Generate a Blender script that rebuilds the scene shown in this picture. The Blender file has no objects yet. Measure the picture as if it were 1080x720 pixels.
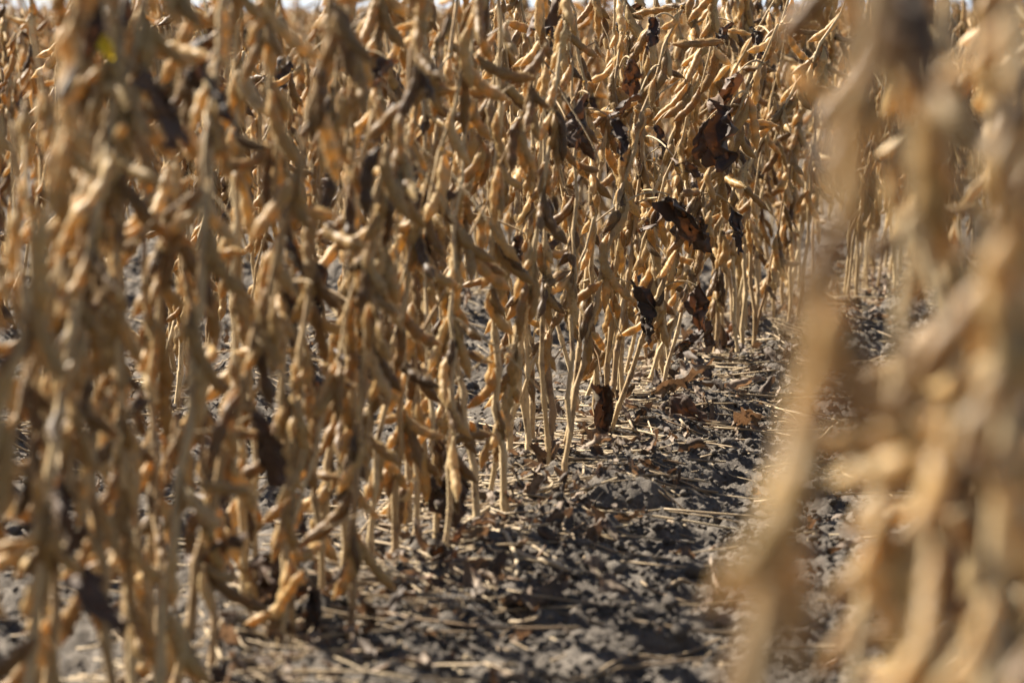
import bpy, math, random
import numpy as np
from mathutils import Matrix, Vector, Quaternion

R = math.radians
scene = bpy.context.scene
COL = scene.collection
random.seed(7)

# ------------------------------------------------------------------ camera, sky, sun
CAM_H = 0.47
F_PX = 3000.0                       # focal length in pixels of the 1080 px wide photograph (100 mm on 36 mm)
HORIZON = 12.0                      # photograph row of the horizon
PITCH = math.atan((360.0 - HORIZON) / F_PX)
cd = bpy.data.cameras.new('camera')
cam = bpy.data.objects.new('camera', cd)
COL.objects.link(cam)
cam.location = (0, 0, CAM_H)
cam.rotation_euler = (R(90) - PITCH, 0, 0)
cd.sensor_width = 36.0
cd.sensor_fit = 'HORIZONTAL'
cd.lens = 100.0
cd.clip_start = 0.05
cd.clip_end = 20000
cd.dof.use_dof = True
cd.dof.focus_distance = 3.3
cd.dof.aperture_fstop = 7.6
cd.dof.aperture_blades = 7
scene.camera = cam

SUN_EL, SUN_AZ = 44.0, -57.0        # azimuth clockwise from straight ahead (+Y)
world = bpy.data.worlds.new('World')
scene.world = world
world.use_nodes = True
wn = world.node_tree
for n in list(wn.nodes):
    wn.nodes.remove(n)
wo = wn.nodes.new('ShaderNodeOutputWorld')
wb = wn.nodes.new('ShaderNodeBackground')
ws = wn.nodes.new('ShaderNodeTexSky')
ws.sky_type = 'NISHITA'
ws.sun_disc = False
ws.sun_elevation = R(SUN_EL)
ws.sun_rotation = R(SUN_AZ)
ws.air_density = 0.8
ws.dust_density = 0.4
wb.inputs['Strength'].default_value = 0.05
# thin bright cloud along the horizon, bluer above it
wtc = wn.nodes.new('ShaderNodeTexCoord')
wsep = wn.nodes.new('ShaderNodeSeparateXYZ')
wn.links.new(wtc.outputs['Generated'], wsep.inputs[0])
wno = wn.nodes.new('ShaderNodeTexNoise')
wno.inputs['Scale'].default_value = 14
wno.inputs['Detail'].default_value = 5
wn.links.new(wtc.outputs['Generated'], wno.inputs['Vector'])
wadd = wn.nodes.new('ShaderNodeMath')
wadd.operation = 'MULTIPLY_ADD'
wn.links.new(wno.outputs['Fac'], wadd.inputs[0])
wadd.inputs[1].default_value = .12
wn.links.new(wsep.outputs[2], wadd.inputs[2])
wr = wn.nodes.new('ShaderNodeValToRGB')
wr.color_ramp.elements[0].position = .05
wr.color_ramp.elements[0].color = (.9, .9, .9, 1)
wr.color_ramp.elements[1].position = .15
wr.color_ramp.elements[1].color = (0, 0, 0, 1)
wn.links.new(wadd.outputs[0], wr.inputs[0])
wm = wn.nodes.new('ShaderNodeMix')
wm.data_type = 'RGBA'
wn.links.new(wr.outputs[0], wm.inputs[0])
wn.links.new(ws.outputs[0], wm.inputs[6])
wm.inputs[7].default_value = (4.6, 4.8, 5.2, 1)
wn.links.new(wm.outputs[2], wb.inputs[0])
wn.links.new(wb.outputs[0], wo.inputs[0])

sl = bpy.data.lights.new('sun', 'SUN')
sl.energy = 5.0
sl.angle = R(0.53)
sl.color = (1.0, 0.965, 0.9)
sun = bpy.data.objects.new('sun', sl)
COL.objects.link(sun)
sd = Vector((math.sin(R(SUN_AZ)) * math.cos(R(SUN_EL)), math.cos(R(SUN_AZ)) * math.cos(R(SUN_EL)), math.sin(R(SUN_EL))))
sun.rotation_euler = sd.to_track_quat('Z', 'Y').to_euler()
sun.location = sd * 30

scene.render.engine = 'CYCLES'
scene.view_settings.view_transform = 'Standard'
scene.view_settings.look = 'None'
scene.view_settings.exposure = 1.95
scene.view_settings.gamma = 1.0
scene.view_settings.use_white_balance = True      # the photograph is balanced for the shade
scene.view_settings.white_balance_temperature = 7100
scene.view_settings.white_balance_tint = 10
scene.cycles.max_bounces = 6
scene.cycles.diffuse_bounces = 3
scene.cycles.transmission_bounces = 4
scene.cycles.use_denoising = True

# ------------------------------------------------------------------ helpers
CAM_M = cam.rotation_euler.to_matrix()


def at(px, py, d):
    """World point seen at photograph pixel (px, py) at distance d straight ahead."""
    v = CAM_M @ Vector(((px - 540) / F_PX, -(py - 360) / F_PX, -1.0))
    k = d / v.y
    return Vector((v.x * k, d, CAM_H + v.z * k))


def on_ground(px, py):
    v = CAM_M @ Vector(((px - 540) / F_PX, -(py - 360) / F_PX, -1.0))
    k = CAM_H / -v.z
    for _ in range(4):
        z = float(ground_h(np.array([v.x * k]), np.array([v.y * k]))[0])
        k = (CAM_H - z) / -v.z
    return Vector((v.x * k, v.y * k, CAM_H + v.z * k))


def tag(o, label=None, cat=None, group=None, kind=None):
    for k, v in (('label', label), ('category', cat), ('group', group), ('kind', kind)):
        if v:
            o[k] = v
    return o


class MB:
    """Collects vertices and faces as arrays and links them as ONE mesh."""

    def __init__(self):
        self.v, self.f, self.n = [], [], 0      # f: (faces array, material index, smooth)

    def add(self, verts, faces, mat=0, smooth=True):
        verts = np.asarray(verts, dtype=np.float64).reshape(-1, 3)
        faces = np.asarray(faces, dtype=np.int64)
        self.v.append(verts)
        self.f.append((faces + self.n, mat, smooth))
        self.n += len(verts)

    def raw(self):
        return np.concatenate(self.v), self.f

    def add_raw(self, raw, M=None, mats=None):
        v, f = raw
        if M is not None:
            A = np.array(M)
            v = v @ A[:3, :3].T + A[:3, 3]
        self.v.append(v)
        for fa, m, s in f:
            self.f.append((fa + self.n, m if mats is None else mats[m], s))
        self.n += len(v)

    def mesh(self, name, mats):
        me = bpy.data.meshes.new(name)
        v = np.concatenate(self.v)
        me.vertices.add(len(v))
        me.vertices.foreach_set('co', v.astype(np.float32).ravel())
        loops = np.concatenate([fa.ravel() for fa, m, s in self.f])
        tot = np.concatenate([np.full(len(fa), fa.shape[1], np.int32) for fa, m, s in self.f])
        start = np.concatenate([[0], np.cumsum(tot)[:-1]]).astype(np.int32)
        me.loops.add(len(loops))
        me.loops.foreach_set('vertex_index', loops.astype(np.int32))
        me.polygons.add(len(tot))
        me.polygons.foreach_set('loop_start', start)
        me.polygons.foreach_set('material_index', np.concatenate([np.full(len(fa), m, np.int32) for fa, m, s in self.f]))
        me.polygons.foreach_set('use_smooth', np.concatenate([np.full(len(fa), s, bool) for fa, m, s in self.f]))
        for m in mats:
            me.materials.append(m)
        me.update(calc_edges=True)
        return me

    def build(self, name, mats, parent=None):
        o = bpy.data.objects.new(name, self.mesh(name, mats))
        COL.objects.link(o)
        if parent is not None:
            o.parent = parent
        return o


def frames(pts):
    """Tangent, and two normals, carried along a polyline."""
    pts = np.asarray(pts, float)
    t = np.gradient(pts, axis=0)
    t /= np.linalg.norm(t, axis=1)[:, None] + 1e-12
    a = np.array([1.0, 0, 0]) if abs(t[0, 0]) < 0.8 else np.array([0, 1.0, 0])
    us, ws_ = [], []
    u = a - t[0] * (a @ t[0])
    for k in range(len(pts)):
        u = u - t[k] * (u @ t[k])
        u /= np.linalg.norm(u) + 1e-12
        us.append(u.copy())
        ws_.append(np.cross(t[k], u))
    return t, np.array(us), np.array(ws_)


def ring_faces(nr, ns):
    i, j = np.meshgrid(np.arange(nr - 1), np.arange(ns), indexing='ij')
    a = i * ns + j
    b = i * ns + (j + 1) % ns
    return np.stack([a, b, b + ns, a + ns], -1).reshape(-1, 4)


def tube(mb, pts, rad, ns=8, mat=0, hairs=0, rng=None, hair_len=0.001, hair_mat=1, flat=1.0):
    pts = np.asarray(pts, float)
    rad = np.broadcast_to(np.asarray(rad, float), (len(pts),))
    t, u, w = frames(pts)
    an = np.linspace(0, 2 * np.pi, ns, endpoint=False)
    nrm = np.cos(an)[None, :, None] * u[:, None] + np.sin(an)[None, :, None] * w[:, None] * flat
    v = (pts[:, None] + nrm * rad[:, None, None]).reshape(-1, 3)
    mb.add(v, ring_faces(len(pts), ns), mat)
    base = mb.n - len(v)
    # close both ends
    mb.f.append((np.array([[base + k for k in range(ns)][::-1]]), mat, True))
    mb.f.append((np.array([[base + len(v) - ns + k for k in range(ns)]]), mat, True))
    if hairs:
        add_hairs(mb, v, nrm.reshape(-1, 3), np.repeat(t, ns, axis=0), base, hairs, rng, hair_len, hair_mat)


def add_hairs(mb, v, nrm, tan, base, hairs, rng, L, mat):
    """Short downy hairs; each one shares a vertex with the skin it grows from."""
    n = len(v)
    idx = np.repeat(np.arange(n), hairs)
    d = nrm[idx] / (np.linalg.norm(nrm[idx], axis=1)[:, None] + 1e-12)
    d = d + rng.normal(0, .45, d.shape) + tan[idx] * 0.35
    d /= np.linalg.norm(d, axis=1)[:, None]
    side = np.cross(d, rng.normal(0, 1, d.shape))
    side /= np.linalg.norm(side, axis=1)[:, None] + 1e-12
    ln = L * rng.uniform(.5, 1.25, (len(idx), 1))
    tip = v[idx] + d * ln
    a, b = tip - side * 0.00008, tip + side * 0.00008
    k = mb.n + np.arange(len(idx)) * 2
    mb.v.append(np.stack([a, b], 1).reshape(-1, 3))
    mb.n += 2 * len(idx)
    mb.f.append((np.stack([base + idx, k, k + 1], -1), mat, False))


# ---- lattice noise for the ground and the leaves
def _hash(i, j, s):
    h = (i.astype(np.int64) * 374761393 + j.astype(np.int64) * 668265263 + s * 1442695041) & 0xFFFFFFFF
    h = ((h ^ (h >> 13)) * 1274126177) & 0xFFFFFFFF
    h = h ^ (h >> 16)
    return (h & 0xFFFFFF) / float(0x1000000)


def vnoise(x, y, s=0):
    i, j = np.floor(x), np.floor(y)
    u, w = x - i, y - j
    u, w = u * u * (3 - 2 * u), w * w * (3 - 2 * w)
    a, b = _hash(i, j, s), _hash(i + 1, j, s)
    c, e = _hash(i, j + 1, s), _hash(i + 1, j + 1, s)
    return (a * (1 - u) + b * u) * (1 - w) + (c * (1 - u) + e * u) * w - .5


def lumps(x, y, cell, s, fill=.7, flat=.8):
    """Rounded clods scattered one per cell: their height over the ground."""
    gx, gy = x / cell, y / cell
    i, j = np.floor(gx), np.floor(gy)
    h = np.zeros_like(x)
    for di in (-1, 0, 1):
        for dj in (-1, 0, 1):
            a, b = i + di, j + dj
            cx, cy = a + _hash(a, b, s), b + _hash(a, b, s + 1)
            q = _hash(a, b, s + 2)
            r = .25 + .5 * q * q
            on = _hash(a, b, s + 3) < fill
            st = .7 + .6 * _hash(a, b, s + 4)
            d2 = ((gx - cx) * st) ** 2 + ((gy - cy) / st) ** 2
            h = np.maximum(h, np.where(on, np.sqrt(np.maximum(0, r * r - d2)) * cell * flat, 0))
    return h


ROW_K, ROW_D0, ROW_X0, ROW_GAP = 0.26, 2.5, -0.09, 0.62


def row_x(n, d):
    return ROW_X0 + n * ROW_GAP + ROW_K * (d - ROW_D0) + .15 * max(0, min(d, 12) - 4.4)      # the rows bend slightly right


def ground_h(x, y):
    c = (x - ROW_X0 - ROW_K * (y - ROW_D0)) / ROW_GAP
    mound = .012 * np.cos(2 * np.pi * c)
    wx = x + .01 * vnoise(x * 40, y * 40, 60)
    wy = y + .01 * vnoise(x * 40, y * 40, 61)
    h = mound + .024 * vnoise(x * 9, y * 9, 1) + .018 * vnoise(x * 22, y * 22, 2)
    h = h + .7 * lumps(wx, wy, .08, 10, .3, .45) + .5 * lumps(wx, wy, .028, 20, .25, .6) + .6 * lumps(wx, wy, .010, 30, .45, .75)
    h = h + .007 * vnoise(wx * 48, wy * 48, 6) + .006 * vnoise(wx * 95, wy * 95, 3) + .0062 * vnoise(wx * 180, wy * 180, 4) + .0045 * vnoise(x * 310, y * 310, 5)
    return h - .012


# ------------------------------------------------------------------ materials
def new_mat(name):
    m = bpy.data.materials.new(name)
    m.use_nodes = True
    nt = m.node_tree
    for n in list(nt.nodes):
        nt.nodes.remove(n)
    out = nt.nodes.new('ShaderNodeOutputMaterial')
    return m, nt, out


def ramp(nt, fac, stops):
    n = nt.nodes.new('ShaderNodeValToRGB')
    while len(n.color_ramp.elements) < len(stops):
        n.color_ramp.elements.new(.5)
    for e, (p, c) in zip(n.color_ramp.elements, stops):
        e.position = p
        e.color = (*c, 1)
    nt.links.new(fac, n.inputs[0])
    return n.outputs[0]


def noise(nt, vec, scale, detail=4, rough=.55):
    n = nt.nodes.new('ShaderNodeTexNoise')
    n.inputs['Scale'].default_value = scale
    n.inputs['Detail'].default_value = detail
    n.inputs['Roughness'].default_value = rough
    nt.links.new(vec, n.inputs['Vector'])
    return n.outputs['Fac']


def math_node(nt, op, a, b):
    n = nt.nodes.new('ShaderNodeMath')
    n.operation = op
    for k, q in enumerate((a, b)):
        if isinstance(q, (int, float)):
            n.inputs[k].default_value = q
        else:
            nt.links.new(q, n.inputs[k])
    return n.outputs[0]


def mix_rgb(nt, fac, a, b, mode='MIX'):
    n = nt.nodes.new('ShaderNodeMix')
    n.data_type = 'RGBA'
    n.blend_type = mode
    for k, q in ((0, fac), (6, a), (7, b)):
        if isinstance(q, (int, float)):
            n.inputs[k].default_value = q
        elif isinstance(q, tuple):
            n.inputs[k].default_value = (*q, 1)
        else:
            nt.links.new(q, n.inputs[k])
    return n.outputs[2]


def plant_mat(name, stops, spots, spot_lo, spot_hi, transl, transl_col, scale=160, rough=.6, sheen=.3, bump=.25, spec=.3):
    m, nt, out = new_mat(name)
    oi = nt.nodes.new('ShaderNodeObjectInfo')
    ge = nt.nodes.new('ShaderNodeNewGeometry')
    tc = nt.nodes.new('ShaderNodeTexCoord')
    off = nt.nodes.new('ShaderNodeVectorMath')
    off.operation = 'MULTIPLY_ADD'
    nt.links.new(oi.outputs['Random'], off.inputs[0])
    off.inputs[1].default_value = (3.1, 7.7, 5.3)
    nt.links.new(tc.outputs['Object'], off.inputs[2])
    vec = off.outputs[0]
    rnd = math_node(nt, 'FRACT', math_node(nt, 'ADD', oi.outputs['Random'], ge.outputs['Random Per Island']), 0)
    col = ramp(nt, rnd, stops)
    n1 = noise(nt, vec, scale)
    col = mix_rgb(nt, ramp(nt, n1, [(.35, (0, 0, 0)), (.7, (.5, .5, .5))]), col, mix_rgb(nt, 1.0, col, (.55, .5, .45), 'MULTIPLY'))
    n2 = noise(nt, vec, scale * .45, 5, .65)
    col = mix_rgb(nt, ramp(nt, n2, [(spot_lo, (0, 0, 0)), (spot_hi, (1, 1, 1))]), col, spots)
    n3 = noise(nt, vec, scale * 3.2, 2, .5)
    col = mix_rgb(nt, ramp(nt, n3, [(.62, (0, 0, 0)), (.72, (.75, .75, .75))]), col, spots)
    p = nt.nodes.new('ShaderNodeBsdfPrincipled')
    nt.links.new(col, p.inputs['Base Color'])
    p.inputs['Roughness'].default_value = rough
    p.inputs['Specular IOR Level'].default_value = spec
    p.inputs['Sheen Weight'].default_value = sheen
    p.inputs['Sheen Roughness'].default_value = .35
    p.inputs['Sheen Tint'].default_value = (1, .85, .6, 1)
    b = nt.nodes.new('ShaderNodeBump')
    b.inputs['Strength'].default_value = bump
    b.inputs['Distance'].default_value = .001
    nt.links.new(noise(nt, vec, scale * 4, 3), b.inputs['Height'])
    nt.links.new(b.outputs[0], p.inputs['Normal'])
    t = nt.nodes.new('ShaderNodeBsdfTranslucent')
    nt.links.new(mix_rgb(nt, 1.0, col, transl_col, 'MULTIPLY'), t.inputs['Color'])
    ms = nt.nodes.new('ShaderNodeMixShader')
    ms.inputs[0].default_value = transl
    nt.links.new(p.outputs[0], ms.inputs[1])
    nt.links.new(t.outputs[0], ms.inputs[2])
    nt.links.new(ms.outputs[0], out.inputs[0])
    return m


POD = plant_mat('pod_skin', [(0, (.09, .054, .028)), (.1, (.17, .098, .038)), (.28, (.27, .168, .060)), (.5, (.38, .252, .094)), (.8, (.50, .358, .155)), (.93, (.54, .42, .22)), (1, (.20, .118, .045))],
                (.11, .06, .03), .60, .74, .38, (1.85, 1.48, .62), 150, .5, .08, .25, .4)
SEED = plant_mat('seed_skin', [(0, (.42, .30, .15)), (1, (.5, .36, .18))], (.3, .2, .1), .6, .8, 0, (1, 1, 1), 100, .5, 0, 0)
STEM = plant_mat('stem_skin', [(0, (.34, .225, .11)), (.4, (.47, .34, .18)), (.8, (.56, .43, .25)), (1, (.30, .175, .08))],
                 (.15, .09, .05), .53, .68, .12, (1.2, 1.0, .7), 110, .6, .4)
LEAF = plant_mat('withered_leaf', [(0, (.036, .025, .02)), (.5, (.062, .041, .03)), (1, (.10, .06, .038))],
                 (.085, .048, .028), .56, .7, .10, (2.0, 1.05, .45), 70, .65, .15)
DOWN = plant_mat('downy_hair', [(0, (.74, .60, .38)), (1, (.82, .70, .48))], (.7, .55, .35), .6, .8, .5, (1, .95, .85), 50, .5, 0, 0)
STRAW = plant_mat('straw', [(0, (.24, .17, .10)), (.4, (.36, .27, .165)), (.85, (.48, .38, .245)), (1, (.20, .115, .06))],
                  (.2, .13, .08), .56, .74, .1, (1.2, 1.0, .7), 60, .65, .2)
LITTER = plant_mat('litter_leaf', [(0, (.06, .042, .03)), (.4, (.12, .085, .06)), (.75, (.24, .18, .13)), (.93, (.30, .23, .17)), (1, (.14, .07, .04))],
                   (.05, .035, .025), .48, .70, .16, (1.5, 1.05, .7), 80, .7, .1)
YELLOW = plant_mat('yellow_leaf', [(0, (.85, .66, .06)), (1, (.85, .66, .06))], (.8, .6, .05), .6, .8, .5, (1.2, 1.1, .6), 60, .55, 0)
HULL = plant_mat('pale_hull', [(0, (.66, .58, .45)), (1, (.72, .63, .48))], (.45, .33, .2), .6, .8, .25, (1, .95, .8), 70, .5, .1)


def soil_mat():
    m, nt, out = new_mat('soil')
    tc = nt.nodes.new('ShaderNodeTexCoord')
    v = tc.outputs['Object']
    c = ramp(nt, noise(nt, v, 30, 8, .65), [(.28, (.052, .044, .037)), (.5, (.098, .083, .069)), (.75, (.172, .148, .124))])
    c = mix_rgb(nt, ramp(nt, noise(nt, v, 220, 4), [(.55, (0, 0, 0)), (.8, (.7, .7, .7))]), c, (.27, .235, .195))
    p = nt.nodes.new('ShaderNodeBsdfPrincipled')
    nt.links.new(c, p.inputs['Base Color'])
    p.inputs['Roughness'].default_value = .95
    p.inputs['Specular IOR Level'].default_value = .15
    b = nt.nodes.new('ShaderNodeBump')
    b.inputs['Strength'].default_value = .9
    b.inputs['Distance'].default_value = .004
    nt.links.new(noise(nt, v, 350, 6, .7), b.inputs['Height'])
    nt.links.new(b.outputs[0], p.inputs['Normal'])
    nt.links.new(p.outputs[0], out.inputs[0])
    return m


SOIL = soil_mat()


def hill_mat():
    m, nt, out = new_mat('hazy_wooded_hill')
    tc = nt.nodes.new('ShaderNodeTexCoord')
    p = nt.nodes.new('ShaderNodeBsdfPrincipled')
    nt.links.new(ramp(nt, noise(nt, tc.outputs['Object'], .01, 6), [(.3, (.16, .22, .30)), (.7, (.24, .29, .35))]), p.inputs['Base Color'])  # blue of the distance haze is put into the forest colour
    p.inputs['Roughness'].default_value = 1
    nt.links.new(p.outputs[0], out.inputs[0])
    return m


# ------------------------------------------------------------------ ground and hills
def axis(lo, hi, dense_lo, dense_hi, step, grow=1.18):
    a = list(np.arange(dense_lo, dense_hi, step))
    s, x = step, dense_hi
    while x < hi:
        a.append(x)
        s *= grow
        x += s
    a.append(hi)
    s, x, b = step, dense_lo, []
    while x > lo:
        s *= grow
        x -= s
        b.append(x)
    b.append(lo)
    return np.array(sorted(set(b + a)))


gx = axis(-4000, 4000, -1.0, 1.15, .0034)
gy = axis(-60, 9000, 1.75, 5.6, .0048, 1.1)
X, Y = np.meshgrid(gx, gy, indexing='ij')
fade = np.clip(1 - (np.hypot(X, Y) - 10) / 30, 0, 1)
Z = ground_h(X.ravel(), Y.ravel()).reshape(X.shape) * fade
g = MB()
nx, ny = len(gx), len(gy)
ii, jj = np.meshgrid(np.arange(nx - 1), np.arange(ny - 1), indexing='ij')
a_ = ii * ny + jj
g.add(np.stack([X, Y, Z], -1).reshape(-1, 3), np.stack([a_, a_ + ny, a_ + ny + 1, a_ + 1], -1).reshape(-1, 4))
tag(g.build('ground', [SOIL]), kind='structure')

h = MB()
hx = np.linspace(-3500, 4500, 160)
hw = np.linspace(-1, 1, 13)
HX, HW = np.meshgrid(hx, hw, indexing='ij')
ridge = 14 + 26 * (vnoise(hx / 700, hx * 0 + 3, 70) + .4) + 8 * vnoise(hx / 160, hx * 0, 71) + np.clip((hx + 300) / 100, 0, 22)
HZ = np.maximum(ridge[:, None], 4) * (1 - HW ** 2) + 2 * vnoise(HX / 50, HW * 9, 72) - 1
i2, j2 = np.meshgrid(np.arange(159), np.arange(12), indexing='ij')
b_ = i2 * 13 + j2
h.add(np.stack([HX, 5200 + 600 * HW, HZ], -1).reshape(-1, 3), np.stack([b_, b_ + 13, b_ + 14, b_ + 1], -1).reshape(-1, 4))
tag(h.build('hills', [hill_mat()]), kind='structure')


# ------------------------------------------------------------------ pods, leaves
def pod_raw(seed, seeds, L, nr=17, ns=10, hairs=3, bend=None):
    """A soybean pod hanging along -Z from its stalk at the origin, bowed towards +X."""
    rng = np.random.default_rng(seed)
    mb = MB()
    bend = rng.uniform(.1, 1.2) if bend is None else bend
    t = np.linspace(0, 1, nr)
    ang = bend * (t - .15) + .25 * bend * np.sin(3 * t)
    ds = L / (nr - 1)
    x = np.cumsum(np.sin(ang)) * ds
    z = -np.cumsum(np.cos(ang)) * ds
    yv = .0008 * np.sin(t * rng.uniform(3, 7) + rng.uniform(0, 6))
    pts = np.stack([x - x[0], yv - yv[0], z - z[0] - .003], -1)
    env = np.clip(np.minimum((t / .2) ** .75, ((1 - t) / .16) ** .8), 0, 1)
    w = np.full(nr, .0029)
    th = np.full(nr, .0019)
    lo, hi = .16, .87
    for k in range(seeds):
        c = lo + (hi - lo) * (k + .5) / seeds + rng.normal(0, .012)
        bw = (hi - lo) / seeds * .34
        gss = np.exp(-((t - c) / bw) ** 2)
        q = rng.uniform(.75, 1.1)
        w += .0015 * q * gss
        th += .0022 * q * gss
    w = w * env + .0005
    th = th * env + .0005
    sc = L / .046
    w, th = w * (.6 + .4 * sc), th * (.6 + .4 * sc)
    tt, u, _ = frames(pts)
    bx = np.cross([0, 1.0, 0], tt)
    bx /= np.linalg.norm(bx, axis=1)[:, None]
    by = np.cross(tt, bx)
    an = np.linspace(0, 2 * np.pi, ns, endpoint=False)
    ca, sa = np.cos(an), np.sin(an)
    ca = np.sign(ca) * np.abs(ca) ** .9
    v = pts[:, None] + bx[:, None] * (ca[None, :, None] * w[:, None, None]) + by[:, None] * (sa[None, :, None] * th[:, None, None])
    nrm = bx[:, None] * ca[None, :, None] / 1.6 + by[:, None] * sa[None, :, None]
    v = v.reshape(-1, 3)
    mb.add(v, ring_faces(nr, ns), 0)
    n = len(v)
    beans = []
    mb.f.append((np.array([list(range(n - ns, n))]), 0, True))
    mb.f.append((np.array([list(range(ns))[::-1]]), 0, True))
    # the opaque beans inside
    for k in range(seeds):
        c = lo + (hi - lo) * (k + .5) / seeds
        q = int(round(c * (nr - 1)))
        if nr < 12:
            break
        la = np.linspace(-1, 1, 5)
        ln_ = (hi - lo) / seeds * .36 * L
        rr = np.sqrt(np.maximum(0, 1 - la ** 2)) + .02
        a8 = np.linspace(0, 2 * np.pi, 8, endpoint=False)
        sv_ = pts[q] + tt[q] * (la * ln_)[:, None, None] + bx[q] * (np.cos(a8)[None, :, None] * (rr * w[q] * .66)[:, None, None]) + by[q] * (np.sin(a8)[None, :, None] * (rr * th[q] * .74)[:, None, None])
        beans.append(sv_.reshape(-1, 3))
    # pointed beak and stalk share the end rings
    tipv = pts[-1] + tt[-1] * .0035 + bx[-1] * .0012
    mb.v.append(tipv[None])
    k = mb.n
    mb.n += 1
    mb.f.append((np.array([[n - ns + q, n - ns + (q + 1) % ns, k] for q in range(ns)]), 0, True))
    top = np.array([0, 0, .0035])
    sv = top + np.stack([ca * .0007, sa * .0007, 0 * ca], -1)
    mb.v.append(sv)
    k = mb.n
    mb.n += ns
    mb.f.append((np.array([[q, (q + 1) % ns, k + (q + 1) % ns, k + q] for q in range(ns)]), 0, True))
    if hairs:
        add_hairs(mb, v, nrm.reshape(-1, 3), np.repeat(tt, ns, axis=0), 0, hairs, rng, .0012, 1)
    for b_ in beans:
        mb.add(b_, ring_faces(5, 8), 2)
    return mb.raw()


def leaf_raw(seed, L=.06, n=16, m=11, rolled=1.0):
    """A withered leaf hanging along -Z, rolled and crumpled."""
    rng = np.random.default_rng(seed)
    u = np.linspace(0, 1, n)
    s = np.linspace(-1, 1, m)
    U, S = np.meshgrid(u, s, indexing='ij')
    half = .34 * L * np.sin(np.pi * np.clip(U, 0.02, .985) ** .8) ** .75 + .0015
    a = S * half
    roll = rolled * rng.uniform(60, 150) * (0.6 + .6 * vnoise(U * 3, S, seed))
    k = np.clip(np.abs(roll), 8, None)
    x = np.sin(a * k) / k * .9
    y = (1 - np.cos(a * k)) / k * np.where(S > 0, 1, rng.choice([1, 1, -.8]))
    bendy = rng.uniform(-2.2, 2.6)
    z = -U * L * .92
    yy = .25 * L * np.sin(bendy * U) + .012 * (U ** 2) * bendy
    tw = rng.uniform(-1.6, 1.6) * U
    X2 = x * np.cos(tw) - y * np.sin(tw)
    Y2 = x * np.sin(tw) + y * np.cos(tw)
    f = 55.0 * .06 / L
    amp = .2 * L
    sx = S * half * 1.0
    X2 = X2 + amp * vnoise(sx * f * 3 + 9, U * 5, seed + 1) + .12 * L * vnoise(sx * f * 7, U * 12, seed + 4)
    Y2 = Y2 + yy + amp * 1.7 * vnoise(sx * f * 3 + 5, U * 5, seed + 2) + .13 * L * vnoise(sx * f * 8, U * 13, seed + 5)
    z = z + amp * 1.3 * vnoise(sx * f * 3, U * 5 + 4, seed + 3) - L * .12 * np.abs(S) * U
    mb = MB()
    i, j = np.meshgrid(np.arange(n - 1), np.arange(m - 1), indexing='ij')
    q = i * m + j
    mb.add(np.stack([X2, Y2, z], -1).reshape(-1, 3), np.stack([q, q + 1, q + m + 1, q + m], -1).reshape(-1, 4))
    return mb.raw()


def raw_mesh(raw, name, mats):
    mb = MB()
    mb.add_raw(raw)
    return mb.mesh(name, mats)


NPOD = 26
POD_SPECS = []
for k in range(NPOD):
    s_ = [1, 2, 2, 3, 3, 3, 3, 4][k % 8]
    POD_SPECS.append((s_, {1: .030, 2: .042, 3: .052, 4: .058}[s_] * random.uniform(.92, 1.1)))
POD_ME = [raw_mesh(pod_raw(100 + k, s, L), 'pod', [POD, DOWN, SEED]) for k, (s, L) in enumerate(POD_SPECS)]
POD_TIP = [pod_raw(100 + k, s, L, hairs=0)[0][170] for k, (s, L) in enumerate(POD_SPECS)]
POD_MID = [pod_raw(100 + k, s, L, 9, 6, 0) for k, (s, L) in enumerate(POD_SPECS)]
POD_LOW = [pod_raw(100 + k, s, L, 5, 4, 0) for k, (s, L) in enumerate(POD_SPECS)]
NLEAF = 14
LEAF_RAW = [leaf_raw(300 + k, random.uniform(.040, .058), rolled=1.9) for k in range(NLEAF)]
LEAF_ME = [raw_mesh(r, 'leaf', [LEAF]) for r in LEAF_RAW]


# ------------------------------------------------------------------ soybean plants
def orient(d, curve):
    """Rotation that takes -Z to d, with +X as near as may be to curve."""
    zc = -Vector(d).normalized()
    xc = Vector(curve) - zc * Vector(curve).dot(zc)
    if xc.length < 1e-6:
        xc = Vector((1, 0, 0)) - zc * zc.x
    xc.normalize()
    yc = zc.cross(xc)
    return Matrix((xc, yc, zc)).transposed()


def pods_at(rng, P, r, phi, n, scale=1.0):
    out = []
    for k in range(n):
        a = phi + rng.normal(0, .75) + (0 if k % 2 else .5)
        o = Vector((math.cos(a), math.sin(a), 0))
        q = rng.random()
        tilt = R(rng.uniform(2, 18)) if q < .70 else R(rng.uniform(18, 42)) if q < .94 else R(rng.uniform(70, 110))
        d = o * math.sin(tilt) - Vector((0, 0, math.cos(tilt)))
        # bowed towards the stem mostly, sometimes away
        cv = (-o if rng.random() < .72 else o) + Vector((rng.normal(0, .4), rng.normal(0, .4), .1))
        M = orient(d, cv)
        s = scale * rng.uniform(.86, 1.12)
        M4 = M.to_4x4() * 1.0
        M4 = Matrix.Translation(Vector(P) + o * (r + .0012) + Vector((0, 0, rng.uniform(-.003, .003)))) @ M4 @ Matrix.Scale(s, 4)
        out.append((M4, int(rng.integers(0, NPOD))))
    return out


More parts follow.
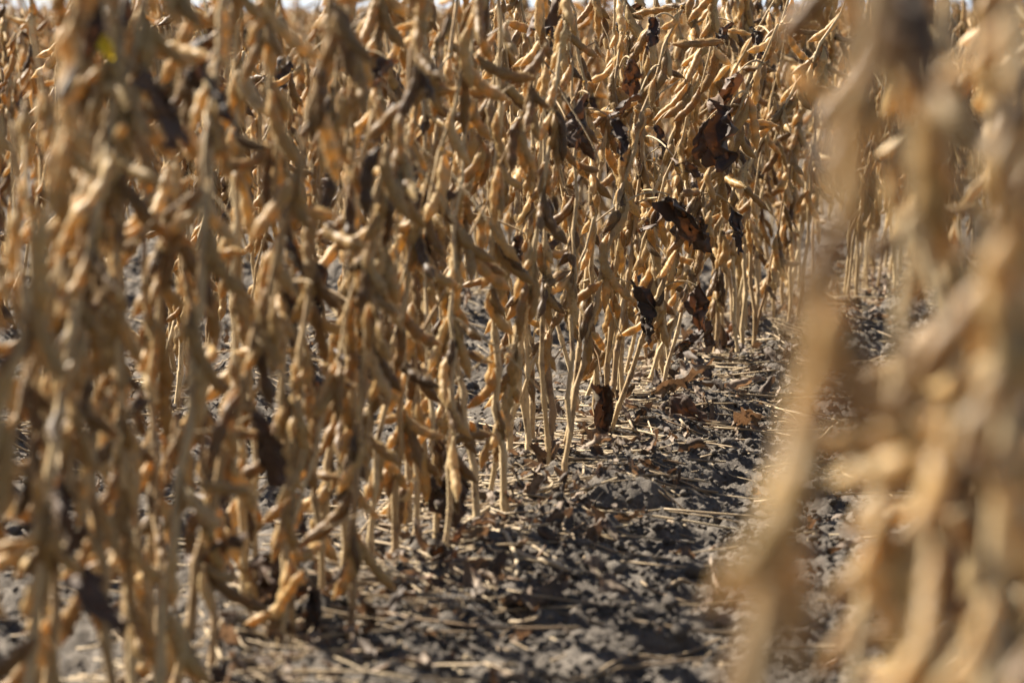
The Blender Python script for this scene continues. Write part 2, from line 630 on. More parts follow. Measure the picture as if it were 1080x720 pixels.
def gen_plant(seed, H, r0=.0042, zmin=.09, nbranch=1, dens=3.0, zig=.0035, npet=2, sweep=.02):
    rng = np.random.default_rng(seed)
    spec = dict(stem=None, branch=[], pods=[], petiole=[], leaf=[], on_branch={}, on_petiole=[])
    a0 = rng.uniform(0, 6.28)
    phi0 = rng.uniform(0, 6.28)

    def line(start, direction, length, ra, rb, first, dens, curve_up=0.0):
        z, pts, rad, k = 0.0, [], [], 0
        nodes = []
        d = Vector(direction).normalized()
        p = Vector(start)
        pts.append(tuple(p)); rad.append(ra * 1.1)
        while z < length:
            step = rng.uniform(.026, .047)
            z += step
            side = Vector((math.cos(phi0 + k * math.pi), math.sin(phi0 + k * math.pi), 0))
            d = (d + Vector((rng.normal(0, .035), rng.normal(0, .035), curve_up))).normalized()
            q = p + d * step + side * zig * (1 if z > .05 else .2)
            f = min(z / length, 1)
            rr = ra * (1 - f) + rb * f
            for tt in (.35, .7):
                m = p.lerp(q, tt)
                pts.append(tuple(m)); rad.append(rr * .96)
            pts.append(tuple(q)); rad.append(rr * 1.3)
            pts.append(tuple(q + d * .0025)); rad.append(rr * 1.02)
            p = q + d * .0025
            k += 1
            nodes.append((p.copy(), rr, phi0 + k * math.pi + rng.normal(0, .35), z))
        return pts, rad, nodes

    pts, rad, nodes = line((0, 0, -.03), (math.cos(a0) * sweep, math.sin(a0) * sweep, 1), H + .03, r0, r0 * .42, zmin, dens)
    spec['stem'] = (pts, rad)
    for (P, rr, ph, z) in nodes:
        if z - .03 < zmin:
            continue
        f = z / H
        n = int(rng.poisson(dens * (.75 if f < .3 else 1.05)))
        n = min(max(n, 1 if rng.random() < .8 else 0), 6)
        spec['pods'] += pods_at(rng, P, rr, ph, n)
        if rng.random() < .10 * npet:
            a = ph + rng.normal(0, .6)
            ln = rng.uniform(.03, .10)
            up = rng.uniform(.5, 1.8) if rng.random() < .7 else rng.uniform(-2, -.5)
            o = Vector((math.cos(a), math.sin(a), up)).normalized()
            pp = [P + o * ln * t + Vector((0, 0, -.25 * ln * t * t)) + Vector((rng.normal(0, .001), rng.normal(0, .001), 0)) for t in np.linspace(0, 1, 7)]
            spec['petiole'].append(([tuple(q) for q in pp], np.linspace(.0012, .0007, 7)))
            if rng.random() < .10:
                spec['on_petiole'].append(len(spec['petiole']) - 1)
                spec['leaf'].append((Matrix.Translation(pp[-1]) @ Matrix.Rotation(rng.uniform(0, 6.28), 4, 'Z') @ Matrix.Rotation(rng.uniform(-.5, .5), 4, 'X'), int(rng.integers(0, NLEAF))))
    cand = [q for q in nodes if .04 < q[3] < .6 * H]
    for b in range(nbranch):
        if not cand:
            break
        P, rr, ph, z = cand[int(rng.integers(0, len(cand)))]
        s = rng.uniform(.22, .5)
        bl = (H - z) * rng.uniform(.55, .95)
        bp, br, bn = line(P, (math.cos(ph) * s, math.sin(ph) * s, 1), bl, rr * .72, rr * .35, 0, dens, .04)
        spec['branch'].append((bp, br))
        for (P2, r2, ph2, z2) in bn:
            if z2 > .05:
                n = min(int(rng.poisson(dens * .7)), 4)
                new = pods_at(rng, P2, r2, ph2, n, .95)
                spec['on_branch'].update((len(spec['pods']) + q, len(spec['branch']) - 1) for q in range(len(new)))
                spec['pods'] += new
    return spec


def spec_raw(spec, pods, keep=1.0, ns=5, rng=None):
    """The whole plant as one mesh (materials: stem, pod, leaf)."""
    mb = MB()
    step = 1 if ns > 4 else 4
    for pts, rad in [spec['stem']] + spec['branch']:
        tube(mb, pts[::step], rad[::step], ns, 0)
    for pts, rad in spec['petiole']:
        tube(mb, pts[::3], rad[::3], 3, 0)
    for M, k in spec['pods']:
        if rng is None or rng.random() < keep:
            mb.add_raw(pods[k], M, {0: 1, 1: 1, 2: 1})
    for M, k in spec['leaf']:
        mb.add_raw(LEAF_RAW[k], M, {0: 2})
    return mb.raw()


PLANTS = []          # dicts: root, row, d, px, lean, nb, H, leaf


def plant_root(x, d, lean_x, lean_y, rz):
    z = float(ground_h(np.array([x]), np.array([d]))[0])
    o = bpy.data.objects.new('soybean_plant', None)
    o.empty_display_size = .05
    COL.objects.link(o)
    M = Matrix.Translation((x, d, z - .004)) @ Matrix.Rotation(math.atan(lean_x), 4, 'Y') @ Matrix.Rotation(-math.atan(lean_y), 4, 'X') @ Matrix.Rotation(rz, 4, 'Z')
    o.matrix_world = M
    return o, M


def build_plant(spec, x, d, lean_x=0, lean_y=0, rz=0, seed=0, fuzzy=True):
    o, M = plant_root(x, d, lean_x, lean_y, rz)
    rng = np.random.default_rng(seed)
    branches, petioles = [], []
    for name, items in (('stem', [spec['stem']]), ('branch', spec['branch'])):
        for pts, rad in items:
            mb = MB()
            tube(mb, pts, rad, 8, 0, 4 if fuzzy else 0, rng, .0012)
            q = mb.build(name, [STEM, DOWN], o)
            if name == 'branch':
                branches.append(q)
    for pts, rad in spec['petiole']:
        mb = MB()
        tube(mb, pts, rad, 5, 0)
        petioles.append(mb.build('petiole', [STEM], o))
    for n_, (Mp, k) in enumerate(spec['pods']):
        q = bpy.data.objects.new('pod', POD_ME[k])
        COL.objects.link(q)
        q.parent = branches[spec['on_branch'][n_]] if n_ in spec['on_branch'] else o
        q.matrix_local = Mp
    for n_, (Mp, k) in enumerate(spec['leaf']):
        q = bpy.data.objects.new('leaf', LEAF_ME[k])
        COL.objects.link(q)
        q.parent = petioles[spec['on_petiole'][n_]]
        q.matrix_local = Mp
    return o, M


def register(o, M, row, x, d, spec, lean, H, parts=True):
    PLANTS.append(dict(o=o, M=M, row=row, x=x, d=d, px=540 + F_PX * x / d, nb=len(spec['branch']), lean=lean, H=H,
                       leaf=len(spec['leaf']), pods=len(spec['pods']), parts=parts))
    return PLANTS[-1]


seed = 1000
rnd = random.Random(21)
# -- front row, worked out from its foot points in the photograph, then filled along its line
d = 1.32
front = []
while d < 5.6:
    gap = .030 if d < 2.2 else .032 if d < 2.5 else .036 if d < 3 else .040 if d < 3.8 else .034
    front.append((row_x(0, d) + rnd.gauss(0, .032), d))
    d += gap * rnd.uniform(.55, 1.45)
for x, d in front:
    seed += 1
    H = rnd.choice([rnd.uniform(.38, .48), rnd.uniform(.46, .57)]) if d < 4 else rnd.uniform(.40, .50)
    lx = rnd.gauss(.03, .065)
    if d > 3.0 and d < 3.8 and rnd.random() < .3:
        lx = rnd.uniform(.15, .3)
    ly = rnd.gauss(0, .08)
    sp = gen_plant(seed, H, rnd.uniform(.0027, .0041), rnd.uniform(.03, .10) if d < 2.7 else rnd.uniform(.06, .18), rnd.choice([0, 0, 0, 1, 1]), rnd.uniform(2.0, 3.0))
    o, M = build_plant(sp, x, d, lx, ly, rnd.uniform(0, 6.28), seed)
    register(o, M, 0, x, d, sp, lx, H)

# -- near row on the right of the path: (pixel column of the foot, distance, lean, height, seed)
for px, d, lx, H in [(1090, .95, -.05, .48), (975, .92, .03, .31), (1020, .86, .02, .33), (1050, 1.12, .05, .46), (1090, 1.2, .02, .5), (1165, .82, -.02, .47), (1035, 1.3, .03, .46),
                     (1085, 1.38, -.05, .5), (1060, 1.5, .06, .48), (1130, 1.05, .0, .5)]:
    seed += 1
    x = (px - 540) / F_PX * d
    sp = gen_plant(seed, H, rnd.uniform(.0036, .0046), rnd.uniform(.04, .08), 0, 2.6, npet=0)
    o, M = build_plant(sp, x, d, lx, rnd.gauss(0, .04), rnd.uniform(0, 6.28), seed)
    register(o, M, 1, x, d, sp, lx, H)


def pixel_plant(stem_px, d, pods, r, H, hand):
    """A plant whose stem and pods were measured in the photograph: stem_px from the top down, pods (top, tip, bow)."""
    P = [at(px, py, d) for px, py in stem_px][::-1]
    foot = P[0]
    dn = (P[0] - P[1]).normalized()
    while foot.z > -.03:
        dn = (dn + Vector((0, 0, -.25))).normalized()
        foot = foot + dn * .04
        P.insert(0, foot.copy())
    root = Vector((P[0].x, d, 0))
    loc = [q - root for q in P]
    t = np.linspace(0, len(loc) - 1, 60)
    A = np.array([tuple(q) for q in loc])
    pts = np.stack([np.interp(t, np.arange(len(loc)), A[:, k]) for k in range(3)], -1)
    ker = np.ones(7) / 7
    pts = np.stack([np.convolve(np.pad(pts[:, k], 3, mode='edge'), ker, 'valid') for k in range(3)], -1)
    pts[:, 1] += .004 * np.sin(np.linspace(0, 9, 60))
    rad = np.linspace(r, r * .55, 60) * np.where(np.arange(60) % 6 == 0, 1.2, 1)
    spec = dict(stem=([tuple(q) for q in pts], rad), branch=[], pods=[], petiole=[], leaf=[], on_branch={}, on_petiole=[])
    for (a, b, bow) in pods:
        dd = d + rnd.uniform(-.03, .03)
        T, E = at(*a, dd) - root, at(*b, dd) - root
        k = rnd.choice([q for q in range(NPOD) if POD_SPECS[q][0] == 3])
        tp = POD_TIP[k]
        s_ = (E - T).length / float(np.linalg.norm(tp))
        side = Vector((bow, rnd.uniform(-.5, .5), 0))
        spec['pods'].append((Matrix.Translation(T) @ orient(E - T, side).to_4x4() @ Matrix.Rotation(math.atan2(tp[0], -tp[2]), 4, 'Y') @ Matrix.Diagonal((1.22 * min(s_, 1.4), 1.22 * min(s_, 1.4), min(max(s_, .75), 1.5), 1)), k))
    o, M = build_plant(spec, root.x, d, 0, 0, 0, seed)
    register(o, M, 1, root.x, d, spec, 0, H)['hand'] = hand


pixel_plant([(935, -60), (912, 60), (895, 200), (872, 330), (842, 440), (818, 570), (800, 700)], .66,
            [((905, 60), (902, 250), 1), ((885, 160), (838, 320), -1), ((838, 445), (765, 655), -1), ((890, 320), (975, 490), 1),
             ((895, 330), (908, 490), 1), ((808, 590), (775, 770), -1), ((880, 300), (846, 470), -1), ((905, 40), (868, 215), -1), ((835, 500), (842, 690), 1), ((828, 470), (800, 660), -1), ((850, 420), (800, 600), -1), ((872, 240), (845, 420), 1), ((925, -10), (960, 70), 1), ((815, 570), (850, 700), 1), ((925, -20), (885, 90), -1)], .0042, .5, 'very blurred plant hanging over the path, nearest of all, its stem slanting down left')
seed += 1
pixel_plant([(1075, -60), (1078, 80), (1066, 240), (1072, 420), (1052, 560), (1040, 740)], .78,
            [((1062, 245), (975, 430), -1), ((1078, 15), (1000, 75), -1), ((1078, 250), (1062, 450), 1), ((1050, 470), (1040, 660), 1),
             ((1060, 480), (1090, 650), 1), ((1072, 60), (1045, 220), -1), ((1045, 640), (985, 760), -1), ((1068, 150), (1095, 330), 1), ((1060, 330), (1020, 520), -1), ((1066, 380), (1085, 560), 1), ((1080, 60), (1100, 230), 1)], .0044, .5, 'very blurred upright plant with big pale pods at the edge of the right row')
seed += 1
pixel_plant([(1000, -60), (1002, 60), (996, 200), (1003, 330), (985, 520), (960, 760)], 1.12,
            [((995, 165), (972, 275), -1), ((1000, 170), (1010, 300), 1), ((1002, 60), (1035, 160), 1), ((985, 500), (930, 590), -1), ((990, 480), (1010, 600), 1),
             ((975, 610), (905, 690), -1), ((998, 330), (960, 440), -1), ((1000, 340), (1030, 450), 1), ((970, 640), (985, 760), 1)], .0042, .48, 'less blurred plant with a reddish upright stem between the very blurred right plants')
seed += 1
pixel_plant([(960, 250), (955, 400), (930, 560), (905, 740)], .92,
            [((958, 400), (925, 520), -1), ((945, 480), (985, 600), 1), ((928, 560), (880, 690), -1), ((940, 500), (900, 610), -1), ((955, 420), (975, 540), 1), ((920, 610), (960, 730), 1), ((930, 570), (945, 720), 1), ((915, 640), (870, 740), -1)], .0040, .33, 'short blurred plant with crowded low pods under the slanting nearest stem')

# -- second row, seen through the gaps of the front row
d = 3.0
while d < 5.0:
    x = row_x(-1, d) + rnd.gauss(0, .035)
    seed += 1
    H = rnd.uniform(.34, .45)
    lx = rnd.gauss(.02, .09)
    sp = gen_plant(seed, H, rnd.uniform(.0032, .0044), rnd.uniform(.05, .12), rnd.choice([0, 0, 1]), rnd.uniform(2.0, 3.0))
    o, M = build_plant(sp, x, d, lx, rnd.gauss(0, .07), rnd.uniform(0, 6.28), seed)
    register(o, M, -1, x, d, sp, lx, H)
    d += .05 * rnd.uniform(.6, 1.4)

# -- farther along both rows: one mesh each, ten kinds shared
MID = []
for k in range(10):
    sp = gen_plant(5000 + k, rnd.uniform(.40, .48), .0042, rnd.uniform(.05, .1), k % 2, 3.2)
    MID.append((sp, raw_mesh(spec_raw(sp, POD_MID, ns=6), 'soybean_plant', [STEM, POD, LEAF]), spec_raw(sp, POD_MID, ns=5)))
LOW = [spec_raw(gen_plant(5100 + k, rnd.uniform(.39, .475), .0046, .05, k % 2, 3.0), POD_LOW, .75, 4, np.random.default_rng(k)) for k in range(10)]
for row, d0, d1 in ((0, 5.6, 6.4), (-1, 5.0, 7.9)):
    d = d0
    while d < d1:
        x = row_x(row, d) + rnd.gauss(0, .035)
        k = rnd.randrange(10)
        lx, s = rnd.gauss(0, .08), rnd.uniform(.92, 1.05)
        o = bpy.data.objects.new('soybean_plant', MID[k][1])
        COL.objects.link(o)
        z = float(ground_h(np.array([x]), np.array([d]))[0])
        M = Matrix.Translation((x, d, z - .004)) @ Matrix.Rotation(lx, 4, 'Y') @ Matrix.Rotation(rnd.gauss(0, .07), 4, 'X') @ Matrix.Rotation(rnd.uniform(0, 6.28), 4, 'Z') @ Matrix.Scale(s, 4)
        o.matrix_world = M
        register(o, M, row, x, d, MID[k][0], lx, .45 * s, False)
        d += .054 * rnd.uniform(.6, 1.4)

# -- the rest of the field: one mass
crop = MB()


def crop_plant(x, d, raws):
    k = rnd.randrange(len(raws))
    M = Matrix.Translation((x, d, -.004)) @ Matrix.Rotation(rnd.gauss(0, .08), 4, 'Y') @ Matrix.Rotation(rnd.gauss(0, .08), 4, 'X') @ Matrix.Rotation(rnd.uniform(0, 6.28), 4, 'Z') @ Matrix.Scale(rnd.uniform(.9, 1.04), 4)
    crop.add_raw(raws[k], M)


for row in range(-44, 3):
    d = 1.6
    while d < 62:
        x = row_x(row, d) + rnd.gauss(0, .04)
        inside = -.20 * d - .35 < x < .20 * d + .35
        named = (row == 0 and d < 6.4) or (row == -1 and 2.95 < d < 7.9)
        near_side = (row in (1, 2) and d < 4.5) or (row == -1 and d < 2.95) or (row == -2 and d < 4.5)
        if (inside or near_side) and not named:
            raws = [m[2] for m in MID] if d < 13 and row in (0, -1, -2, -3, -4) else LOW
            if not (row == 1 and d < 1.6):
                crop_plant(x, d, raws)
        d += (.055 if d < 15 else .075 if d < 30 else .14) * rnd.uniform(.6, 1.4)
tag(crop.build('soybean_crop', [STEM, POD, LEAF]), kind='stuff')


# ------------------------------------------------------------------ withered leaves hanging in the rows
def host_of(px, d, row):
    c = [p for p in PLANTS if p['row'] == row and p['parts']]
    w = at(px, 300, d)
    return min(c, key=lambda p: (p['x'] + p['lean'] * .3 - w.x) ** 2 + .5 * (p['d'] - d) ** 2 + (.01 if p['leaf'] > 2 else 0))


def hang_leaf(px, py, d, row=0, size=1.0, k=None, mat_mesh=None):
    hst = host_of(px, d, row)
    M, o = hst['M'], hst['o']
    P = at(px, py, d)
    # from the stem, above the leaf
    stem = next(c for c in o.children if c.name.startswith('stem'))
    zt = min(P.z + rnd.uniform(.01, .05), hst['H'] - .01)
    v = min((vv.co for vv in stem.data.vertices), key=lambda q: abs((M @ q).z - zt))
    A = M @ v
    far = P - A
    far.z = 0
    if far.length > .04:
        P -= far * (1 - .04 / far.length) * .75
    B = P + Vector((0, 0, .022 * size))
    mid = A.lerp(B, .5) + Vector((0, 0, .015))
    inv = M.inverted()
    pts = []
    for t in np.linspace(0, 1, 8):
        pts.append(tuple(inv @ (A * (1 - t) ** 2 + mid * 2 * t * (1 - t) + B * t * t)))
    mb = MB()
    tube(mb, pts, np.linspace(.0013, .0008, 8), 5, 0)
    pet = mb.build('petiole', [STEM], o)
    q = bpy.data.objects.new('leaf', mat_mesh or LEAF_ME[rnd.randrange(NLEAF) if k is None else k])
    COL.objects.link(q)
    q.parent = pet
    q.matrix_local = inv @ Matrix.Translation(B) @ Matrix.Rotation(rnd.uniform(0, 6.28), 4, 'Z') @ Matrix.Rotation(rnd.gauss(0, .35), 4, 'X') @ Matrix.Scale(size, 4)
    hst['leaf'] += 1
    hst.setdefault('hung', []).append((px, py))
    return q


for px, py, d, s in [(776, 100, 3.1, 1.0), (758, 140, 3.05, 1.2), (735, 148, 3.1, 1.0), (762, 195, 3.1, 1.0), (748, 232, 3.05, 1.2), (765, 240, 3.1, .9), (790, 245, 3.15, 1.2), (800, 240, 3.2, .9),
                     (725, 325, 3.1, 1.05), (742, 322, 3.15, .9), (765, 365, 3.5, .9), (770, 355, 3.5, .8), (622, 125, 2.9, 1.1), (618, 150, 2.95, .8), (658, 150, 2.9, 1.0), (650, 120, 2.95, .8), (575, 14, 2.8, 1.0),
                     (655, 40, 2.95, .9), (605, 35, 2.9, .8), (668, 80, 3.1, .8), (712, 290, 3.3, .6), (690, 145, 3.3, .6),
                     (412, 95, 2.3, 1.0), (420, 130, 2.3, .8), (470, 215, 2.4, .8), (455, 260, 2.4, .7), (468, 505, 2.5, 1.2), (455, 520, 2.5, .8),
                     (308, 405, 2.35, 1.2), (330, 300, 2.2, .8), (295, 270, 2.1, .8), (230, 190, 2.9, .8), (355, 140, 2.7, .7),
                     (20, 215, 1.55, .7), (30, 265, 1.55, .6), (60, 550, 1.6, .75), (80, 575, 1.65, .55), (265, 470, 1.95, 1.1), (240, 520, 1.95, .9),
                     (160, 110, 1.7, .9), (140, 5, 1.6, .6), (100, 25, 1.7, .8), (215, 110, 1.8, .8), (50, 155, 1.6, .7), (320, 320, 2.15, .8),
                     (120, 660, 1.6, 1.0), (330, 640, 2.1, .7), (780, 45, 3.5, .8), (815, 40, 3.6, .8), (548, 265, 2.7, .7), (590, 265, 2.9, .6), (235, 30, 2.6, .8), (305, 25, 2.6, .7)]:
    hang_leaf(px, py, d, 0, s)
for px, py, d, s in [(930, 40, .8, .7), (1060, 330, .9, .7), (925, 570, 1.0, .6), (1075, 440, 1.0, .6)]:
    hang_leaf(px, py, d, 1, s)
yl = raw_mesh(leaf_raw(777, .026, rolled=.4), 'leaf', [YELLOW])
hang_leaf(133, 60, 1.62, 0, .5, mat_mesh=yl)['label'] = 'small bright yellow leaf'

# ------------------------------------------------------------------ litter on the soil
lit = MB()
leafbits = MB()
rg = np.random.default_rng(5)


def scatter():
    d = rg.uniform(1.9, 5.6)
    row = rg.choice([0, 0, 0, 0, 1, -1]) if rg.random() < .86 else None
    if row is None:
        x = rg.uniform(-.19, .19) * d
    else:
        x = row_x(row, d) + rg.normal(.03, .075)
    return x, d


for k in range(4400):
    x, y = scatter()
    L = rg.uniform(.01, .04) if rg.random() < .5 else rg.uniform(.05, .18)
    a = rg.normal(0, .7)
    c = rg.normal(0, .9)
    t = np.linspace(-.5, .5, 5)
    px_ = x + L * (t * math.cos(a) - c * t * t * math.sin(a))
    py_ = y + L * (t * math.sin(a) + c * t * t * math.cos(a))
    hz = ground_h(px_, py_)
    zz = np.maximum(np.linspace(hz[0], hz[-1], 5), hz - .004) + rg.uniform(.0005, .004)
    tube(lit, np.stack([px_, py_, zz], -1), rg.uniform(.0005, .0013), 4, 0)
tag(lit.build('straw_litter', [STRAW]), kind='stuff')
SMALL = [leaf_raw(600 + k, .03, 8, 6, rolled=1.5) for k in range(8)]
for k in range(2600):
    x, y = scatter()
    z = float(ground_h(np.array([x]), np.array([y]))[0]) + .004
    s = rg.uniform(.25, .8)
    M = Matrix.Translation((x, y, z)) @ Matrix.Rotation(rg.uniform(0, 6.28), 4, 'Z') @ Matrix.Rotation(R(90) + rg.normal(0, .4), 4, 'X') @ Matrix.Rotation(rg.uniform(0, 6.28), 4, 'Z') @ Matrix.Scale(s, 4)
    leafbits.add_raw(SMALL[k % 8], M)
tag(leafbits.build('leaf_litter', [LITTER]), kind='stuff')

# soil crumbs lying loose
ico_v = []
import bmesh
bm = bmesh.new()
bmesh.ops.create_icosphere(bm, subdivisions=2, radius=1)
iv = np.array([v.co[:] for v in bm.verts])
ifc = np.array([[v.index for v in f.verts] for f in bm.faces])
bm.free()
crumbs = MB()
CR = []
for k in range(8):
    n = vnoise(iv[:, 0] * 1.7 + k * 9, iv[:, 1] * 1.7 + iv[:, 2] * 1.3, 80 + k) + .5 * vnoise(iv[:, 0] * 4 + k, iv[:, 1] * 4 - iv[:, 2] * 4, 90 + k)
    CR.append(iv * (1 + .7 * n)[:, None] * np.array([1, .85, .7]))
for k in range(17000):
    d = rg.uniform(1.9, 5.2)
    x = rg.uniform(-.19, .19) * d if rg.random() < .4 else row_x(.5, d) + rg.normal(0, .22)
    z = float(ground_h(np.array([x]), np.array([d]))[0])
    s = rg.choice([.0022, .0035, .005, .008, .012], p=[.66, .26, .07, .01, .0]) * rg.uniform(.7, 1.3)
    a = rg.uniform(0, 6.28)
    v = CR[k % 8] * s
    v = np.stack([v[:, 0] * math.cos(a) - v[:, 1] * math.sin(a), v[:, 0] * math.sin(a) + v[:, 1] * math.cos(a), v[:, 2]], -1) + np.array([x, d, z + s * .35])
    crumbs.add(v, ifc)
tag(crumbs.build('soil_crumbs', [SOIL]), kind='stuff')


def stalk(p0, p1, r, bow=0.0, lift=.004, mat=STRAW, name='fallen_stalk', n=14):
    A, B = on_ground(*p0), on_ground(*p1)
    s = Vector((-(B.y - A.y), B.x - A.x, 0))
    t = np.linspace(0, 1, n)
    pts = np.array([tuple(A.lerp(B, q) + s * bow * 4 * q * (1 - q)) for q in t])
    hz = ground_h(pts[:, 0], pts[:, 1])
    sm = np.convolve(np.pad(hz, 2, mode='edge'), np.ones(5) / 5, 'valid')
    pts[:, 2] = np.maximum(sm, hz - .003) + lift
    base = pts[n // 2].copy()
    mb = MB()
    tube(mb, pts - base, np.linspace(r, r * .7, n), 7, 0)
    o = mb.build(name, [mat])
    o.location = base
    return o


STALKS = [((560, 497), (770, 452), .0015, .06, 'long thin straw stalk running from the plant feet out across the path'),
          ((640, 454), (815, 452), .0017, -.04, 'straight tan stalk lying level across the path below the leaf heap'),
          ((640, 466), (800, 488), .0014, .05, 'thin stalk sloping over the dark soil just under the straight tan one'),
          ((600, 380), (668, 452), .0022, .0, 'stout stalk lying slantwise beside the feet of the sharp plants'),
          ((612, 335), (690, 425), .0014, .0, 'brown stalk slanting down to the litter behind the sharp stems'),
          ((560, 520), (700, 515), .0013, .08, 'bowed straw stalk along the path near the sharp plant feet'),
          ((480, 562), (640, 520), .0018, .03, 'thick straw stalk pointing away from the clump with the curled leaf'),
          ((470, 548), (600, 540), .0013, -.05, 'thin straw stalk lying under the curled leaf near the ground'),
          ((622, 523), (722, 517), .0016, .02, 'short tan stalk alone on the lumpy soil of the path'),
          ((512, 556), (545, 606), .0026, .05, 'pale split stalk shining among the soil clods, nearer the stems'),
          ((545, 585), (615, 615), .0030, -.08, 'broad pale splinter of stalk bleached almost white on the path'),
          ((500, 572), (560, 580), .0018, .05, 'short pale straw piece touching the bleached splinter'),
          ((620, 700), (760, 672), .0017, .02, 'blurred tan stalk at the near edge of the path'),
          ((560, 712), (740, 706), .0016, .04, 'straw stalk lying flat at the very bottom of the bare soil'),
          ((705, 622), (750, 622), .0024, .06, 'short orange stalk piece lying alone near the blurred right plants'),
          ((400, 600), (520, 640), .0014, .06, 'dull straw stalk under the blurred plants at the left of the path'),
          ((300, 640), (440, 610), .0018, -.05, 'straw stalk among the litter below the blurred left plants'),
          ((380, 715), (470, 700), .0024, .05, 'thick blurred straw piece at the bottom beside the path'),
          ((860, 470), (930, 440), .0018, .05, 'pale stalk on the soil seen between the blurred right plants'),
          ((870, 500), (930, 560), .0015, .1, 'curved straw bit on the sunny soil behind the right plants'),
          ((650, 430), (735, 412), .0014, -.05, 'thin stalk half buried in the leaf heap at the stem feet'),
          ((700, 385), (812, 372), .0014, .03, 'stalk lying between the far sharp stems and the dark soil'),
          ((790, 345), (868, 310), .0014, -.03, 'far thin stalk at the foot of the front row near the bend'),
          ((520, 480), (605, 470), .0014, .04, 'straw stalk woven between the bare lower stems'),
          ((60, 330), (200, 356), .0013, .05, 'stalk on the sunny soil behind the blurred left row')]
for p0, p1, r, bow, lab in STALKS:
    tag(stalk(p0, p1, r, bow), lab, 'stalk', 'fallen stalks on the soil')

DROPPED = [((760, 355), .8, 'dark dry leaf heaped against the foot of the far sharp stems'), ((735, 385), .9, 'broad brown leaf lying folded in the heap by the sharp stems'),
           ((690, 425), 1.1, 'wide grey brown leaf flat on the soil at the end of the heap'), ((712, 432), .8, 'curled brown leaf beside the wide grey brown one'),
           ((795, 455), .8, 'small dark leaf on bare soil close to the blurred right plants'), ((625, 405), .7, 'crumpled leaf between the feet of two sharp stems'),
           ((780, 380), .8, 'rusty leaf at the right end of the heap on the path'), ((700, 400), .8, 'dark leaf standing on edge in the middle of the heap'),
           ((640, 425), .6, 'small leaf tucked under the slanting stout stalk'), ((600, 545), .7, 'brown leaf scrap on the lumpy middle of the path'),
           ((590, 560), .6, 'rust red leaf scrap nearer the bleached splinter'), ((655, 640), .7, 'pale brown leaf lying in the blurred near soil'),
           ((470, 590), .8, 'dull leaf below the clump with the big curled leaf'), ((540, 650), .9, 'dark crumpled leaf in the shade at the near path edge'),
           ((300, 560), .9, 'withered leaf under the blurred left plants'), ((260, 640), 1.0, 'pale withered leaf in the blurred near litter'),
           ((380, 660), 1.0, 'brown crumpled leaf in the sunlit blurred litter'), ((845, 330), .8, 'dry leaf by the far foot of the front row'),
           ((820, 350), .7, 'rusty leaf scrap a little before the far bend of the path'), ((350, 440), .7, 'dry leaf on the soil between the two left rows')]
for k, (p, s, lab) in enumerate(DROPPED):
    P = on_ground(*p)
    o = bpy.data.objects.new('fallen_leaf', raw_mesh(leaf_raw(900 + k, .062, rolled=.6), 'fallen_leaf', [LITTER if k % 3 else LEAF]))
    COL.objects.link(o)
    o.matrix_world = Matrix.Translation(P + Vector((0, 0, .012))) @ Matrix.Rotation(rnd.uniform(0, 6.28), 4, 'Z') @ Matrix.Rotation(R(80) + rnd.gauss(0, .3), 4, 'X') @ Matrix.Rotation(rnd.uniform(0, 6.28), 4, 'Z') @ Matrix.Scale(s, 4)
    tag(o, lab, 'dead leaf', 'dead leaves fallen on the soil')

# ------------------------------------------------------------------ labels for the plants
ORD = ['', 'first', 'second', 'third', 'fourth', 'fifth', 'sixth', 'seventh', 'eighth', 'ninth', 'tenth', 'eleventh', 'twelfth', 'thirteenth', 'fourteenth', 'fifteenth', 'sixteenth']


def zone(p):
    if p['row'] == 1:
        return 'blurred row right of path'
    if p['row'] == 0:
        for lim, z in ((1.75, 'front row, most blurred end'), (2.15, 'front row, blurred left'), (2.5, 'front row, left of middle'), (2.9, 'front row, middle'),
                       (3.4, 'front row, sharp stretch'), (3.9, 'front row, right sharp stretch'), (4.6, 'front row, just past sharpness'), (9, 'front row, far right')):
            if p['d'] < lim:
                return z
    for lim, z in ((3.5, 'second row, behind blur'), (4.2, 'second row, left part'), (9, 'second row, behind sharp plants')):
        if p['d'] < lim:
            return z


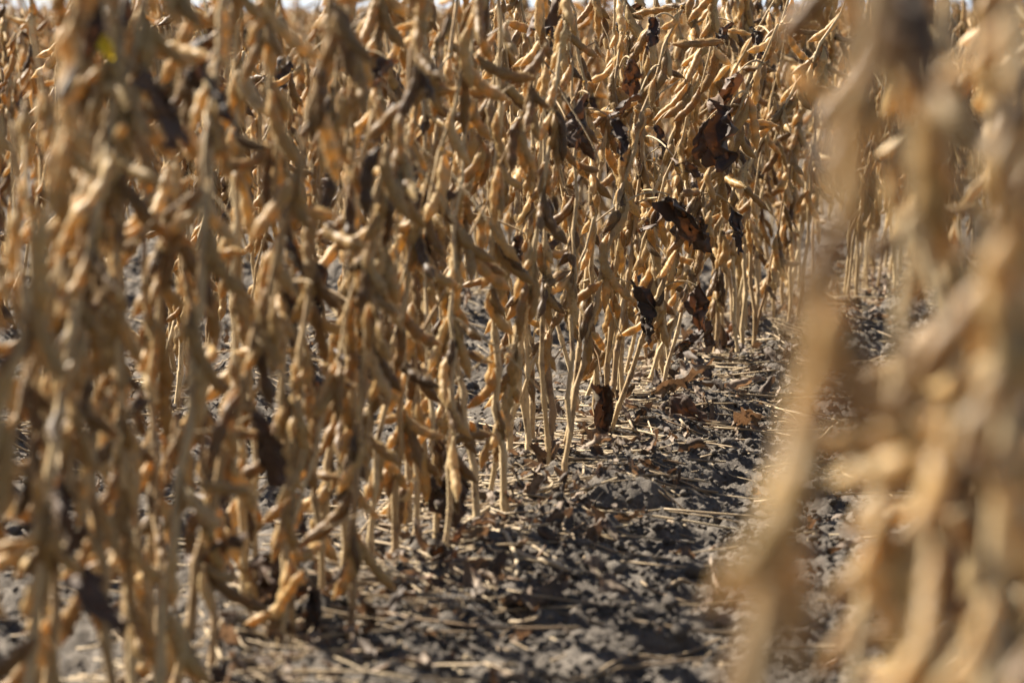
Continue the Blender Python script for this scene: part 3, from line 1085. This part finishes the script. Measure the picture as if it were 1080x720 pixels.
def words_of(p):
    a = p['lean']
    lean = 'upright' if abs(a) < .05 else ('tilted ' if abs(a) > .14 else 'leaning ') + ('right' if a > 0 else 'left')
    n = p['leaf']
    leaf = 'leafless' if n == 0 else 'one dead leaf' if n == 1 else 'two dead leaves' if n == 2 else 'several dead leaves'
    return dict(lean=lean, leaf=leaf, form='forked' if p['nb'] else 'single-stemmed', size='short' if p['H'] < .45 else 'tall' if p['H'] > .505 else 'middling',
                load='sparse' if p['pods'] < 22 else 'heavily podded' if p['pods'] > 36 else 'well podded')


ORDERS = [('lean',), ('lean', 'leaf'), ('size', 'lean'), ('size', 'lean', 'leaf'), ('form', 'lean', 'leaf'), ('size', 'form', 'lean', 'leaf'), ('load', 'size', 'lean', 'leaf'), ('load', 'size', 'form', 'lean', 'leaf')]


def phrase(w, keys, z):
    adj = ' '.join(w[k] for k in keys if k in ('load', 'size', 'form'))
    tail = ', '.join(w[k] for k in keys if k in ('lean', 'leaf'))
    return f"{adj + ' ' if adj else 'dry '}soybean plant, {tail}, {z}"


named = [p for p in PLANTS if p['parts']]
byzone = {}
for p in named:
    byzone.setdefault(zone(p), []).append(p)
for z, ps in byzone.items():
    W = [words_of(p) for p in ps]
    for p, w in zip(ps, W):
        for keys in ORDERS:
            same = [q for q, w2 in zip(ps, W) if all(w2[k] == w[k] for k in keys)]
            if len(same) == 1:
                break
        else:
            keys = ORDERS[3]
            same = sorted([q for q, w2 in zip(ps, W) if all(w2[k] == w[k] for k in keys)], key=lambda q: q['px'])
        lab = phrase(w, keys, z)
        if len(same) > 1:
            lab = f"{ORD[min(same.index(p) + 1, 16)]} from left, " + lab.replace("soybean plant", "plant")
        p['label'] = lab
for p in PLANTS:
    if p.get('hand'):
        lab = p['hand']
    elif p['parts']:
        lab = p['label']
    elif p['row'] == 0:
        lab = 'small dry soybean plant far along the front row, beyond its bare stems'
    else:
        lab = 'dry soybean plant deep in the second row, glimpsed through the front row'
    tag(p['o'], lab, 'soybean plant', {0: 'soybean plants of the front row', 1: 'soybean plants right of the path', -1: 'soybean plants of the second row'}[p['row']])
print('objects', len(scene.objects), 'plants', len(PLANTS), 'crop verts', crop.n, 'ground verts', g.n)
